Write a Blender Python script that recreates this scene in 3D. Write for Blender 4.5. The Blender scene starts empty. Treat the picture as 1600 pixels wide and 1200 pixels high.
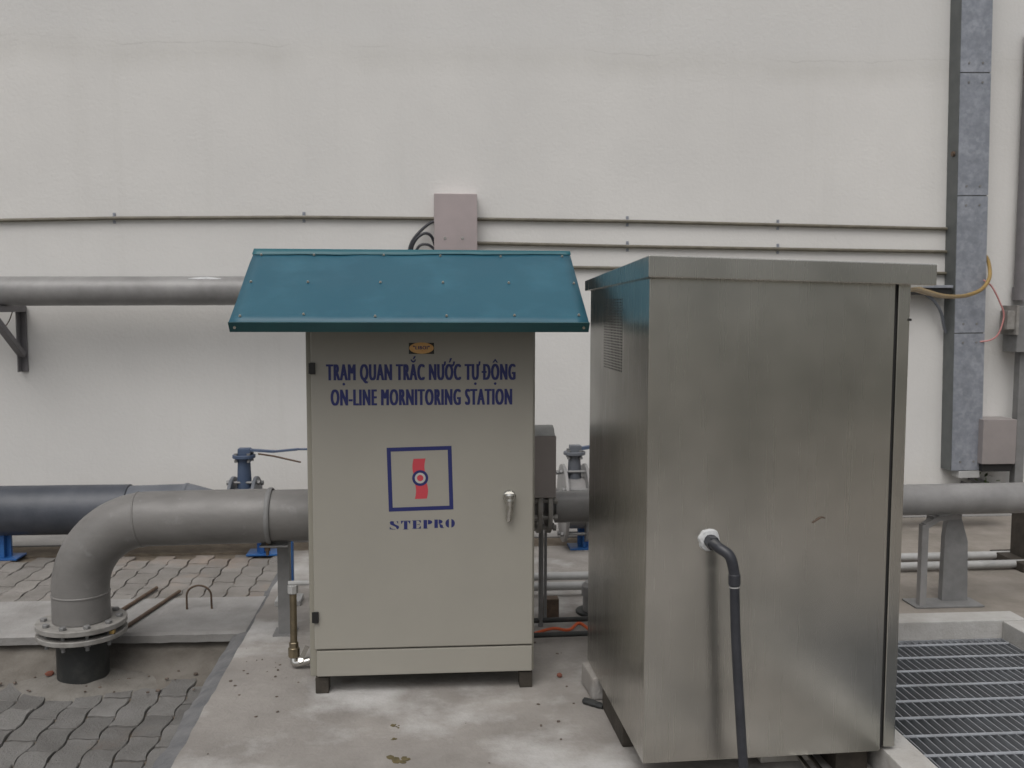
import bpy, bmesh, math, random
from mathutils import Vector, Matrix, noise
R = math.radians
SC = bpy.context.scene
COL = SC.collection
random.seed(7)

# ------------------------------------------------------------------ camera
CAM_Z = 1.64
P, YW, RL = R(4.6), R(4.72), R(0.15)
fw = Vector((math.sin(YW)*math.cos(P), math.cos(YW)*math.cos(P), -math.sin(P)))
rt = Vector((math.cos(YW), -math.sin(YW), 0)); up = rt.cross(fw)
r2 = rt*math.cos(RL) + up*math.sin(RL); u2 = -rt*math.sin(RL) + up*math.cos(RL)
cd = bpy.data.cameras.new('camera'); cam = bpy.data.objects.new('camera', cd); COL.objects.link(cam)
m = Matrix((r2, u2, -fw)).transposed().to_4x4(); m.translation = (0, 0, CAM_Z)
cam.matrix_world = m
cd.sensor_width = 36; cd.lens = 36*1500/1600; cd.clip_end = 3000; cd.clip_start = 0.05
cd.dof.use_dof = True; cd.dof.focus_distance = 3.7; cd.dof.aperture_fstop = 5.0
SC.camera = cam

# ------------------------------------------------------------------ light
SUN_EL, SUN_AZ = R(58), R(204)          # azimuth clockwise from +Y: behind the camera, a little to the left
w = bpy.data.worlds.new('World'); SC.world = w; w.use_nodes = True
nt = w.node_tree; nt.nodes.clear()
wo = nt.nodes.new('ShaderNodeOutputWorld'); bg = nt.nodes.new('ShaderNodeBackground')
sky = nt.nodes.new('ShaderNodeTexSky'); sky.sky_type = 'NISHITA'; sky.sun_disc = False
sky.sun_elevation = SUN_EL; sky.sun_rotation = SUN_AZ
sky.air_density = 1.0; sky.dust_density = 6.0; sky.ozone_density = 1.0
hs = nt.nodes.new('ShaderNodeHueSaturation'); hs.inputs['Saturation'].default_value = 0.22
nt.links.new(sky.outputs[0], hs.inputs['Color']); nt.links.new(hs.outputs[0], bg.inputs[0])
bg.inputs[1].default_value = 0.09
nt.links.new(bg.outputs[0], wo.inputs[0])
sd = bpy.data.lights.new('sun', 'SUN'); sd.energy = 0.75; sd.angle = R(55); sd.color = (1, .965, .92)
so = bpy.data.objects.new('sun', sd); COL.objects.link(so)
sdir = Vector((math.sin(SUN_AZ)*math.cos(SUN_EL), math.cos(SUN_AZ)*math.cos(SUN_EL), math.sin(SUN_EL)))
so.rotation_euler = sdir.to_track_quat('Z', 'Y').to_euler(); so.location = (0, -5, 12)
SC.view_settings.view_transform = 'Standard'; SC.view_settings.look = 'None'
SC.view_settings.exposure = 0.15; SC.view_settings.gamma = 1
SC.view_settings.use_curve_mapping = False

# ------------------------------------------------------------------ materials
def mat(name, c1, c2=None, scale=4.0, detail=6, lo=.35, hi=.65, rough=.6, rough2=None, metal=0, bump=0, bscale=60,
        stretch=(1, 1, 1), bstretch=None, c3=None, scale3=1.5, lo3=.55, hi3=.75, det3=8, bdet=5, island=0, spec=.5):
    mt = bpy.data.materials.new(name); mt.use_nodes = True
    t = mt.node_tree; N = t.nodes; L = t.links
    b = N['Principled BSDF']
    b.inputs['Roughness'].default_value = rough; b.inputs['Metallic'].default_value = metal
    b.inputs['Specular IOR Level'].default_value = spec
    tc = N.new('ShaderNodeTexCoord')
    def noi(sc, st, det=6):
        mp = N.new('ShaderNodeMapping'); mp.inputs['Scale'].default_value = st
        L.new(tc.outputs['Object'], mp.inputs[0])
        n = N.new('ShaderNodeTexNoise'); n.inputs['Scale'].default_value = sc; n.inputs['Detail'].default_value = det
        n.inputs['Roughness'].default_value = .6
        L.new(mp.outputs[0], n.inputs['Vector']); return n
    def rng(src, a, z, o0=0, o1=1):
        r = N.new('ShaderNodeMapRange'); r.inputs[1].default_value = a; r.inputs[2].default_value = z
        r.inputs[3].default_value = o0; r.inputs[4].default_value = o1
        L.new(src, r.inputs[0]); return r.outputs[0]
    def mix(f, a, c):
        x = N.new('ShaderNodeMix'); x.data_type = 'RGBA'
        L.new(f, x.inputs[0])
        for s, v in ((6, a), (7, c)):
            if isinstance(v, tuple): x.inputs[s].default_value = (*v, 1)
            else: L.new(v, x.inputs[s])
        return x.outputs[2]
    col = c1
    if c2:
        n1 = noi(scale, stretch, detail)
        col = mix(rng(n1.outputs[0], lo, hi), c1, c2)
        if rough2 is not None:
            L.new(rng(n1.outputs[0], lo, hi, rough, rough2), b.inputs['Roughness'])
    if c3:
        n3 = noi(scale3, (1, 1, 1), det3)
        col = mix(rng(n3.outputs[0], lo3, hi3), col, c3)
    if island:
        g = N.new('ShaderNodeNewGeometry'); h = N.new('ShaderNodeHueSaturation')
        L.new(rng(g.outputs['Random Per Island'], 0, 1, 1-island, 1+island), h.inputs['Value'])
        if isinstance(col, tuple): h.inputs['Color'].default_value = (*col, 1)
        else: L.new(col, h.inputs['Color'])
        col = h.outputs[0]
    if isinstance(col, tuple): b.inputs['Base Color'].default_value = (*col, 1)
    else: L.new(col, b.inputs['Base Color'])
    if bump:
        nb = noi(bscale, bstretch or (1, 1, 1), bdet)
        bp = N.new('ShaderNodeBump'); bp.inputs['Strength'].default_value = bump; bp.inputs['Distance'].default_value = .01
        L.new(nb.outputs[0], bp.inputs['Height']); L.new(bp.outputs[0], b.inputs['Normal'])
    mt['helpers'] = 1
    mt_nodes[name] = (t, N, L, b, noi, rng, mix, tc, col)
    return mt
mt_nodes = {}

M = {}
M['wall'] = mat('wall_paint', (.735, .725, .705), (.645, .637, .622), scale=.7, lo=.3, hi=.75, rough=.85, bump=.25, bscale=45)
M['slab'] = mat('slab_concrete', (.31, .29, .27), (.22, .205, .19), scale=3.2, lo=.35, hi=.7, rough=.9, bump=.5, bscale=40,
                c3=(.56, .555, .55), scale3=1.7, lo3=.50, hi3=.74)
M['ledge'] = mat('ledge_concrete', (.34, .332, .325), (.25, .242, .232), scale=4, rough=.9, bump=.5, bscale=50)
M['fill'] = mat('ledge_fill', (.125, .112, .096), (.185, .17, .15), scale=6, rough=.95, bump=.7, bscale=30)
M['yard'] = mat('yard_concrete', (.20, .18, .155), (.30, .27, .24), scale=3, rough=.95, bump=.6, bscale=30)
M['apron'] = mat('apron_concrete', (.22, .215, .21), (.28, .27, .26), scale=3, rough=.95, bump=.4, bscale=30)
M['soil'] = mat('joint_soil', (.13, .105, .08), (.20, .165, .125), scale=9, rough=1, bump=.6, bscale=50)
M['paver'] = mat('paver_concrete', (.19, .185, .178), (.14, .135, .128), scale=6, rough=.92, bump=.7, bscale=90, island=.2,
                 c3=(.22, .18, .15), scale3=2.2, lo3=.56, hi3=.8)
M['paver_dusty'] = mat('dusty_paver_concrete', (.26, .245, .23), (.20, .187, .172), scale=5, rough=.95, bump=.6, bscale=90, island=.12,
                 c3=(.30, .235, .19), scale3=1.8, lo3=.52, hi3=.75)
M['slab_edge'] = mat('bare_grey_concrete', (.125, .127, .133), (.18, .18, .183), scale=12, rough=.95, bump=.7, bscale=40)
M['mortar'] = mat('dirty_mortar', (.16, .148, .13), (.21, .198, .18), scale=9, rough=.95, bump=.7, bscale=35)
M['ground'] = mat('ground_soil', (.12, .11, .09), (.17, .155, .13), scale=1.2, rough=1, bump=.5, bscale=20)
M['green'] = mat('reflection_green', (.05, .065, .03), (.09, .10, .05), scale=.3, rough=1)
M['kerb'] = mat('kerb_concrete', (.48, .475, .46), (.37, .355, .335), scale=5, rough=.85, bump=.4, bscale=50)
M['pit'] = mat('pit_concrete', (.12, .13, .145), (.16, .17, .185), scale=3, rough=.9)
M['steel'] = mat('brushed_stainless', (.615, .603, .565), (.585, .573, .535), scale=3, detail=3, lo=-.3, hi=1.3, stretch=(70, 70, .5), rough=.265, rough2=.28, metal=1,
                 bump=.12, bscale=2.2, bdet=0, c3=(.40, .40, .37), scale3=1.9, lo3=.42, hi3=.75, det3=3)
M['steel_dark'] = mat('seam_black', (.015, .015, .015), rough=.7)
M['steel_box'] = mat('pinkish_stainless', (.50, .43, .43), (.45, .39, .39), scale=5, rough=.42, metal=.55, bump=.05, bscale=6, bstretch=(1, 1, 40))
M['box_grey'] = mat('pinkish_grey_sheet', (.36, .325, .32), (.31, .285, .28), scale=4, rough=.5, metal=.3)
M['galv'] = mat('galvanized_zinc', (.34, .36, .41), (.26, .28, .315), scale=22, detail=4, lo=.38, hi=.62, rough=.5, metal=.35, bump=.12, bscale=30,
                c3=(.40, .42, .47), scale3=9, lo3=.5, hi3=.66)
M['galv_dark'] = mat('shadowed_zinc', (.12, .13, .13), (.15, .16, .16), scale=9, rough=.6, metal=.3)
M['galv_dull'] = mat('dull_zinc', (.20, .20, .20), (.26, .26, .26), scale=9, rough=.6, metal=.3, bump=.15, bscale=60)
M['pipe'] = mat('grey_pipe_paint', (.215, .208, .201), (.145, .140, .134), scale=6, lo=.3, hi=.72, rough=.33, rough2=.6, bump=.12, bscale=50,
                c3=(.27, .268, .265), scale3=11, lo3=.62, hi3=.8, stretch=(.5, 1, 1))
M['pipe_light'] = mat('pale_grey_pipe_paint', (.28, .275, .273), (.20, .196, .194), scale=5, rough=.36, bump=.1, bscale=50)
M['flange'] = mat('flange_paint', (.31, .30, .285), (.21, .20, .185), scale=16, rough=.55, bump=.2, bscale=60)
M['hdpe'] = mat('black_pipe', (.022, .024, .024), (.06, .06, .055), scale=9, lo=.5, hi=.8, rough=.55, bump=.2, bscale=60)
M['navy'] = mat('dark_slate_pipe_paint', (.045, .052, .066), (.075, .082, .10), scale=5, rough=.45, bump=.15, bscale=40)
M['slate'] = mat('slate_pipe_paint', (.11, .12, .14), (.15, .16, .18), scale=7, rough=.5, bump=.15, bscale=40)
M['blue'] = mat('blue_paint', (.02, .10, .33), (.03, .14, .38), scale=8, rough=.45, bump=.1, bscale=50)
M['blue_dark'] = mat('dark_blue_paint', (.055, .085, .15), (.075, .105, .17), scale=14, rough=.5, bump=.15, bscale=60)
M['teal'] = mat('teal_sheet', (.013, .088, .135), (.02, .105, .152), scale=1.6, lo=.3, hi=.7, rough=.40, rough2=.5, bump=.16, bscale=3.5,
                c3=(.03, .13, .185), scale3=5, lo3=.5, hi3=.8)
M['teal_shaded'] = mat('shaded_teal_trim', (.008, .07, .085), (.012, .09, .10), scale=6, rough=.4)  # teal darkened: shade of the downward-facing eave trim put into its colour
M['teal_cap'] = mat('teal_ridge', (.012, .105, .135), (.018, .12, .15), scale=4, rough=.45)
M['screw'] = mat('screw_zinc', (.36, .31, .24), (.48, .46, .42), scale=90, rough=.45, metal=.5)
M['beige'] = mat('beige_enamel', (.335, .32, .28), (.305, .292, .258), scale=1.5, rough=.38, rough2=.46, bump=.03, bscale=8)
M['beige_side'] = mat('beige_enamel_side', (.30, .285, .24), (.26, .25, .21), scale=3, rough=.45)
M['black'] = mat('black_plastic', (.012, .012, .012), rough=.45)
M['vent_grey'] = mat('vent_hole_grey', (.05, .05, .048), rough=.8)
M['rubber'] = mat('black_conduit', (.024, .026, .033), (.04, .042, .05), scale=20, rough=.4)
M['chrome'] = mat('chrome', (.62, .61, .58), rough=.22, metal=1)
M['brass'] = mat('aged_brass', (.30, .25, .17), (.20, .17, .12), scale=20, rough=.4, metal=.8)
M['white'] = mat('white_pipe', (.44, .44, .435), (.34, .34, .335), scale=8, rough=.5)
M['sealant'] = mat('white_sealant', (.60, .61, .62), (.45, .46, .47), scale=30, rough=.6, bump=.6, bscale=60)
M['ink_navy'] = mat('navy_ink', (.016, .022, .125), rough=.5)
M['ink_red'] = mat('red_ink', (.52, .055, .075), rough=.5)
M['ink_pale'] = mat('pale_ink', (.46, .45, .42), rough=.5)
M['sticker'] = mat('orange_sticker', (.62, .33, .10), (.68, .40, .15), scale=60, rough=.4)
M['conduit'] = mat('conduit_dark', (.11, .10, .075), (.16, .145, .11), scale=12, rough=.5)
M['yellow_cable'] = mat('yellow_cable', (.33, .22, .065), (.25, .16, .06), scale=14, rough=.5)
M['pink_cable'] = mat('pink_cable', (.50, .22, .21), rough=.5)
M['orange'] = mat('orange_rope', (.55, .10, .03), rough=.7)
M['rust'] = mat('rusty_steel', (.085, .06, .045), (.14, .095, .065), scale=30, rough=.8, bump=.3, bscale=80)
M['wood_dark'] = mat('dark_timber', (.035, .03, .024), (.06, .05, .04), scale=12, rough=.85, bump=.4, bscale=40)
M['timber'] = mat('pale_timber', (.55, .53, .49), (.40, .37, .33), scale=12, rough=.8, bump=.3, bscale=40)
M['grate'] = mat('grate_zinc', (.40, .42, .45), (.32, .33, .35), scale=9, rough=.5, metal=.4)
M['bracket'] = mat('bracket_grey', (.15, .145, .15), (.19, .18, .19), scale=8, rough=.55, bump=.1, bscale=40)
M['brick'] = mat('red_chip', (.25, .08, .05), (.18, .07, .05), scale=20, rough=.9)
M['leaf'] = mat('small_leaf', (.05, .09, .03), (.09, .12, .04), scale=20, rough=.7)
M['pebble'] = mat('pebble_grey', (.10, .075, .06), (.16, .13, .11), scale=30, rough=.9, island=.4)

def spangle():
    t, N, L, b, noi, rng, mix, tc, col = mt_nodes['galvanized_zinc']
    v = N.new('ShaderNodeTexVoronoi'); v.inputs['Scale'].default_value = 38
    L.new(tc.outputs['Object'], v.inputs['Vector'])
    sp = N.new('ShaderNodeSeparateColor'); L.new(v.outputs['Color'], sp.inputs[0])
    L.new(mix(rng(sp.outputs[0], 0, 1, 0, .45), col, (.24, .26, .30)), b.inputs['Base Color'])
    L.new(rng(sp.outputs[1], 0, 1, .38, .6), b.inputs['Roughness'])
spangle()
# damp band and hairline crack across the wall (a stain with its own shape, at one height)
def wall_stain():
    t, N, L, b, noi, rng, mix, tc, col = mt_nodes['wall_paint']
    sep = N.new('ShaderNodeSeparateXYZ'); L.new(tc.outputs['Object'], sep.inputs[0])
    wob = noi(.55, (1, 0, 0), 5); wob2 = noi(2.6, (1, .2, .2), 8)
    def ma(op, a, c):
        x = N.new('ShaderNodeMath'); x.operation = op
        for i, v in enumerate((a, c)):
            if isinstance(v, (int, float)): x.inputs[i].default_value = v
            else: L.new(v, x.inputs[i])
        return x.outputs[0]
    z = ma('ADD', sep.outputs[2], ma('MULTIPLY', ma('SUBTRACT', wob.outputs[0], .5), .25))
    z = ma('ADD', z, ma('MULTIPLY', ma('SUBTRACT', wob2.outputs[0], .5), .10))
    d = ma('ABSOLUTE', ma('SUBTRACT', z, 3.50), 0)
    dn = ma('ABSOLUTE', ma('SUBTRACT', z, 3.43), 0)
    crack = ma('MULTIPLY', rng(d, 0, .007, 1, 0), rng(wob2.outputs[0], .45, .65, 0, .3))
    band = ma('MULTIPLY', rng(dn, .0, .15, 1, 0), rng(wob2.outputs[0], .3, .7, .1, .4))
    above = rng(z, 3.4, 3.6, 0, .35)
    c = mix(above, col, (.62, .62, .615))
    c = mix(band, c, (.53, .52, .49)); c = mix(crack, c, (.40, .39, .37))
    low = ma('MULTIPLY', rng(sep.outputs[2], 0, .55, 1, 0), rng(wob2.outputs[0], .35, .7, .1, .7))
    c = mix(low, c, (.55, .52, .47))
    run = noi(3.0, (2.2, 1, .12), 6)
    c = mix(rng(run.outputs[0], .58, .8, 0, .25), c, (.58, .57, .54))
    L.new(c, b.inputs['Base Color'])
wall_stain()

# ------------------------------------------------------------------ mesh builder
class MB:
    def __init__(self): self.bm = bmesh.new()
    def box(self, x0, x1, y0, y1, z0, z1, bev=0.0, seg=2):
        vs = [self.bm.verts.new((x, y, z)) for x in (x0, x1) for y in (y0, y1) for z in (z0, z1)]
        fs = [self.bm.faces.new([vs[i] for i in f]) for f in ((0,1,3,2),(4,6,7,5),(0,4,5,1),(2,3,7,6),(0,2,6,4),(1,5,7,3))]
        if bev:
            es = set(e for f in fs for e in f.edges)
            bmesh.ops.bevel(self.bm, geom=list(es), offset=bev, segments=seg, affect='EDGES', profile=.5)
        return self
    def hexa(self, p, bev=0):
        vs = [self.bm.verts.new(q) for q in p]   # 4 bottom ccw, 4 top ccw
        fs = [self.bm.faces.new([vs[i] for i in f]) for f in ((3,2,1,0),(4,5,6,7),(0,1,5,4),(1,2,6,5),(2,3,7,6),(3,0,4,7))]
        if bev:
            es = set(e for f in fs for e in f.edges)
            bmesh.ops.bevel(self.bm, geom=list(es), offset=bev, segments=2, affect='EDGES', profile=.5)
        return self
    def bar(self, a, b, wd, ht, upv=(0, 0, 1), bev=0):
        a, b = Vector(a), Vector(b); d = (b-a).normalized(); s = d.cross(Vector(upv))
        if s.length < 1e-4: s = d.cross(Vector((1, 0, 0)))
        s.normalize(); u = s.cross(d).normalized()
        s *= wd/2; u *= ht/2
        return self.hexa([a-s-u, a+s-u, b+s-u, b-s-u, a-s+u, a+s+u, b+s+u, b-s+u], bev)
    def tube(self, pts, r, seg=16, caps=True):
        pts = [Vector(p) for p in pts]; n = len(pts)
        rs = r if isinstance(r, (list, tuple)) else [r]*n
        rings = []; prev = None
        for i, p in enumerate(pts):
            if i == 0: t = pts[1]-p
            elif i == n-1: t = p-pts[i-1]
            else: t = (pts[i+1]-p).normalized() + (p-pts[i-1]).normalized()
            if t.length < 1e-9: t = prevt
            t.normalize(); prevt = t
            if prev is None:
                a = Vector((0, 0, 1)) if abs(t.z) < .9 else Vector((0, 1, 0))
                x = t.cross(a).normalized()
            else:
                x = (prev - t*prev.dot(t)).normalized()
            prev = x; y = t.cross(x)
            rings.append([self.bm.verts.new(p + (x*math.cos(2*math.pi*k/seg) + y*math.sin(2*math.pi*k/seg))*rs[i]) for k in range(seg)])
        for i in range(n-1):
            for k in range(seg):
                self.bm.faces.new((rings[i][k], rings[i][(k+1) % seg], rings[i+1][(k+1) % seg], rings[i+1][k]))
        if caps:
            self.bm.faces.new(list(reversed(rings[0]))); self.bm.faces.new(rings[-1])
        return self
    def cyl(self, a, b, r, seg=24, bev=0.0):
        a, b = Vector(a), Vector(b); d = (b-a).normalized()
        if bev: return self.tube([a, a+d*1e-5, a+d*bev, b-d*bev, b-d*1e-5, b], [r-bev, r-bev*.999, r, r, r-bev*.999, r-bev], seg)
        return self.tube([a, b], r, seg)
    def poly(self, pts, flip=False):
        vs = [self.bm.verts.new(p) for p in pts]
        self.bm.faces.new(vs[::-1] if flip else vs); return self
    def prism(self, pts2, axis, a, b):
        """polygon pts2 extruded along axis from a to b; 'x': (y,z), 'y': (x,z), 'z': (x,y)"""
        f = {'x': lambda p, t: (t, p[0], p[1]), 'y': lambda p, t: (p[0], t, p[1]), 'z': lambda p, t: (p[0], p[1], t)}[axis]
        lo = [self.bm.verts.new(f(p, a)) for p in pts2]; hi = [self.bm.verts.new(f(p, b)) for p in pts2]
        n = len(pts2)
        self.bm.faces.new(lo); self.bm.faces.new(hi[::-1])
        for i in range(n): self.bm.faces.new((lo[i], hi[i], hi[(i+1) % n], lo[(i+1) % n]))
        return self

def children_loc(o):
    mm = Matrix.Identity(4); 
    while o is not None:
        mm = (Matrix.Translation(o.location) @ o.rotation_euler.to_matrix().to_4x4()) @ mm; o = o.parent
    return mm
def obj(name, mb, mt, parent=None, local=False, origin=None, ang=35):
    """one mesh object; coordinates are world coordinates unless local"""
    bmesh.ops.recalc_face_normals(mb.bm, faces=mb.bm.faces[:])
    if parent is not None and not local: mb.bm.transform(children_loc(parent).inverted())
    if parent is None and origin is not None: mb.bm.transform(Matrix.Translation(-Vector(origin)))
    me = bpy.data.meshes.new(name); mb.bm.to_mesh(me); mb.bm.free()
    for p in me.polygons: p.use_smooth = True
    me.set_sharp_from_angle(angle=R(ang))
    for q in (mt if isinstance(mt, list) else [mt]): me.materials.append(q)
    o = bpy.data.objects.new(name, me); COL.objects.link(o)
    if parent is not None: o.parent = parent
    elif origin is not None: o.location = origin
    wn = o.modifiers.new('flat_faces', 'WEIGHTED_NORMAL'); wn.keep_sharp = True; wn.weight = 100
    return o
def tag(o, label, cat, group=None):
    o['label'] = label; o['category'] = cat
    if group: o['group'] = group
    return o
def thing(name, label, cat, loc=(0, 0, 0), rotz=0, group=None):
    o = bpy.data.objects.new(name, None); COL.objects.link(o)
    o.location = loc; o.rotation_euler = (0, 0, rotz); o.empty_display_size = .1
    return tag(o, label, cat, group)
def struct(name, mb, mt, kind='structure'):
    o = obj(name, mb, mt); o['kind'] = kind; return o
def copy_tree(o, parent=None):
    c = o.copy(); COL.objects.link(c)
    if parent is not None: c.parent = parent
    for ch in list(o.children): copy_tree(ch, c)
    return c
def smooth(pts, n=8):
    """Catmull-Rom through pts"""
    pts = [Vector(p) for p in pts]; q = [pts[0]*2-pts[1]] + pts + [pts[-1]*2-pts[-2]]; out = []
    for i in range(1, len(q)-2):
        for k in range(n):
            t = k/n; a, b, c, d = q[i-1], q[i], q[i+1], q[i+2]
            out.append(.5*((2*b) + (c-a)*t + (2*a-5*b+4*c-d)*t*t + (3*b-a-3*c+d)*t**3))
    out.append(pts[-1]); return out
def flange(mb, c, axis, r, th, bolts=8, br=.011, bl=.02, seg=40):
    c = Vector(c); ax = Vector(axis).normalized()
    mb.cyl(c-ax*th/2, c+ax*th/2, r, seg, .003)
def bolts(par, mt, c, axis, rad, n, r=.012, l=.03, off=0.2, seg=6, name='bolt'):
    c = Vector(c); ax = Vector(axis).normalized()
    x = ax.cross(Vector((0, 0, 1)) if abs(ax.z) < .9 else Vector((0, 1, 0))).normalized(); y = ax.cross(x)
    for k in range(n):
        a = 2*math.pi*k/n + off
        p = c + (x*math.cos(a) + y*math.sin(a))*rad
        q = MB(); q.cyl(p-ax*l/2, p+ax*l/2, r, seg)
        q.cyl(p-ax*l/2, p-ax*(l/2-.016), r*1.7, 6); q.cyl(p+ax*(l/2-.016), p+ax*l/2, r*1.7, 6)
        obj(name, q, mt, par)

# ------------------------------------------------------------------ setting
GZ = -.24
def sheet(mb, xs, ys, z, hole=None):
    for i in range(len(xs)-1):
        for j in range(len(ys)-1):
            if hole and xs[i] >= hole[0]-1e-6 and xs[i+1] <= hole[1]+1e-6 and ys[j] >= hole[2]-1e-6 and ys[j+1] <= hole[3]+1e-6: continue
            mb.poly([(xs[i], ys[j], z), (xs[i+1], ys[j], z), (xs[i+1], ys[j+1], z), (xs[i], ys[j+1], z)])
PX0, PX1, PY0, PY1 = 1.69, 2.80, 1.6, 4.42          # the grated pit
g = MB(); sheet(g, [-900, -30, PX0, PX1, 30, 900], [-900, -30, PY0, PY1, 30, 900], GZ, (PX0, PX1, PY0, PY1)); struct('ground', g, M['ground'])
h = MB()
for k in range(90):                                   # unseen low ridge behind the viewpoint, added for the steel front to reflect
    a = R(95 + k*2.0); a2 = R(95 + (k+1)*2.0)
    def hp(a, rr, hh): return (math.cos(a)*rr, math.sin(a)*rr, hh)
    h1 = 4.5 + 2.5*noise.noise((k*.15, 0, 0)) + 2*noise.noise((k*.7, 3, 0)); h2 = 4.5 + 2.5*noise.noise(((k+1)*.15, 0, 0)) + 2*noise.noise(((k+1)*.7, 3, 0))
    a += R(85); a2 += R(85)
    h.poly([hp(a, 90, GZ), hp(a2, 90, GZ), hp(a2, 115, h2), hp(a, 115, h1)])
    h.poly([hp(a, 115, h1), hp(a2, 115, h2), hp(a2, 220, GZ), hp(a, 220, GZ)])
struct('reflection_ridge', h, M['green'])

wl = MB(); wl.box(-14, 14, 7.10, 7.45, GZ, 9.0, .01); o = obj('building_wall', wl, M['wall'])
tag(o, 'tall off-white painted wall with a faint stained horizontal crack, behind all the pipes', 'wall')

# main slab: chipped left edge, flat top
s = MB(); SX = -.985
ny = 150; y0, y1 = -2.0, 6.45
prev = None
for j in range(ny+1):
    y = y0 + (y1-y0)*j/ny
    n1 = noise.noise((y*6, 0, 0))*.012 + noise.noise((y*22, 1, 0))*.006
    ch = .028 + .016*noise.noise((y*5, 5, 0)) + .008*noise.noise((y*25, 7, 0))
    row = [s.bm.verts.new((SX-.035+n1, y, GZ)), s.bm.verts.new((SX-.03+n1, y, -ch*1.0)), s.bm.verts.new((SX+.008+n1*.6, y, -.008)), s.bm.verts.new((SX+.048+n1*.8, y, 0)), s.bm.verts.new((1.56, y, 0)), s.bm.verts.new((1.56, y, GZ))]
    if prev:
        for k in range(5):
            f_ = s.bm.faces.new((prev[k], row[k], row[k+1], prev[k+1])); f_.material_index = 1 if k < 3 else 0
    prev = row
s.box(1.56, 2.93, -2, 1.45, GZ, 0)
struct('concrete_slab', s, [M['slab'], M['slab_edge']])
yd = MB(); yd.box(1.561, 12, 4.56, 6.72, GZ, .096); yd.box(2.93, 12, -2, 4.559, GZ, .096); struct('yard', yd, M['yard'])
ap = MB(); ap.box(-12, 1.56, 6.70, 7.099, GZ, .004); ap.box(1.561, 12, 6.721, 7.099, GZ, .10); struct('apron', ap, M['apron'])
dt = MB(); dt.box(-12, 1.56, 6.45, 6.70, GZ, -.006)
struct('soil_strip', dt, M['soil'])

# ledge: cast strip with a lip, rough fill below it
lg = MB(); n = 90
prev = None
for i in range(n+1):
    x = -12 + (SX-.012+12)*i/n
    if i > 40: x = -4.0 + (SX+.036+4.0)*(i-40)/(n-40)
    else: x = -12 + 8.0*i/40
    e = .007*noise.noise((x*5, 0, 0)) + .006*noise.noise((x*28, 0, 3))
    yy = 4.83 + e - .05*(x+1.0)*.5 if x > -5 else 4.93
    row = [lg.bm.verts.new((x, 4.98, -.052)), lg.bm.verts.new((x, yy+.006, -.052+e*.3)), lg.bm.verts.new((x, yy, -.012+e*.3)), lg.bm.verts.new((x, yy+.016, 0)), lg.bm.verts.new((x, 5.43, 0)), lg.bm.verts.new((x, 5.43, GZ))]
    if prev:
        for k in range(5): lg.bm.faces.new((prev[k], row[k], row[k+1], prev[k+1]))
    prev = row
struct('concrete_ledge', lg, M['ledge'])
fl = MB(); prev = None
LZ = -.17
for i in range(n+1):
    x = -4.0 + (SX-.03+4.0)*i/n
    e = .03*noise.noise((x*3, 9, 0)) + .012*noise.noise((x*14, 0, 3))
    row = [fl.bm.verts.new((x, 4.97, -.054)), fl.bm.verts.new((x, 4.90-.04*(x+1)*.5, -.056)), fl.bm.verts.new((x, 4.84+e*.5-.02*(x+1), -.11)), fl.bm.verts.new((x, 4.74+e, LZ+.012+e*.1)), fl.bm.verts.new((x, 4.62+e*1.5, LZ-.004)), fl.bm.verts.new((x, 4.5, LZ-.03))]
    if prev:
        for k in range(5): fl.bm.faces.new((prev[k], row[k], row[k+1], prev[k+1]))
    prev = row
struct('earth_fill', fl, M['fill'])

def paving(x0, x1, ya, yb, z, jit=.003):
    """interlocking wavy pavers, long side along y, every paver an island of one sheet"""
    mb = MB(); wd, ln, gap = .127, .214, .0034
    def wv(y): return .0078*math.sin(2*math.pi*(y-ya)/ln)
    ncol = int((x1-x0)/wd)+2; nrow = int((yb-ya)/ln)+3
    for c in range(ncol):
        for r_ in range(-1, nrow):
            yo = ya + r_*ln + (c % 2)*ln/2; xo = x0 + c*wd
            def bot(x): return yo + .007*math.sin(2*math.pi*(x-xo)/wd)
            def top(x): return yo + ln + .007*math.sin(2*math.pi*(x-xo)/wd)
            pts = []
            K = 12
            g_ = gap*random.uniform(.7, 1.35)
            for k in range(K+1):
                x = xo + wd*k/K
                pts.append((x+wv(bot(x)), bot(x)))
            for k in range(1, K+1):
                y = yo + ln*k/K; pts.append((xo+wd+wv(y), y))
            for k in range(1, K+1):
                x = xo + wd*(1-k/K); pts.append((x+wv(top(x)), top(x)))
            for k in range(1, K):
                y = yo + ln*(1-k/K); pts.append((xo+wv(y), y))
            cx = sum(p[0] for p in pts)/len(pts); cy = sum(p[1] for p in pts)/len(pts)
            if cx > x1-.01 or cy > yb-.05 or cy < ya-.05: continue
            tx, ty, dz = random.gauss(0, .009), random.gauss(0, .009), random.gauss(0, jit*.7)
            def ring(ins, zz):
                out = []
                for (x, y) in pts:
                    ux, uy = (cx-x), (cy-y)
                    sx = 1-ins*.7/(wd/2); sy = 1-ins*1.9/(ln/2)
                    X, Y = cx-ux*sx, cy-uy*sy
                    Y = min(max(Y, ya), yb); X = min(X, x1)
                    out.append(mb.bm.verts.new((X, Y, z + zz + dz + tx*(X-cx) + ty*(Y-cy))))
                return out
            a, b, c_ = ring(g_, -.022), ring(g_+.0005, -.0045), ring(g_+.0045, 0)
            nn = len(pts)
            for i in range(nn):
                j = (i+1) % nn
                mb.bm.faces.new((a[i], a[j], b[j], b[i])); mb.bm.faces.new((b[i], b[j], c_[j], c_[i]))
            mb.bm.faces.new(c_)
    return mb
struct('paving', paving(-4.2, SX-.032, 2.0, 4.66, LZ), M['paver'])
struct('paving', paving(-5.0, SX+.02, 5.44, 6.42, -.004), M['paver_dusty'])
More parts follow.
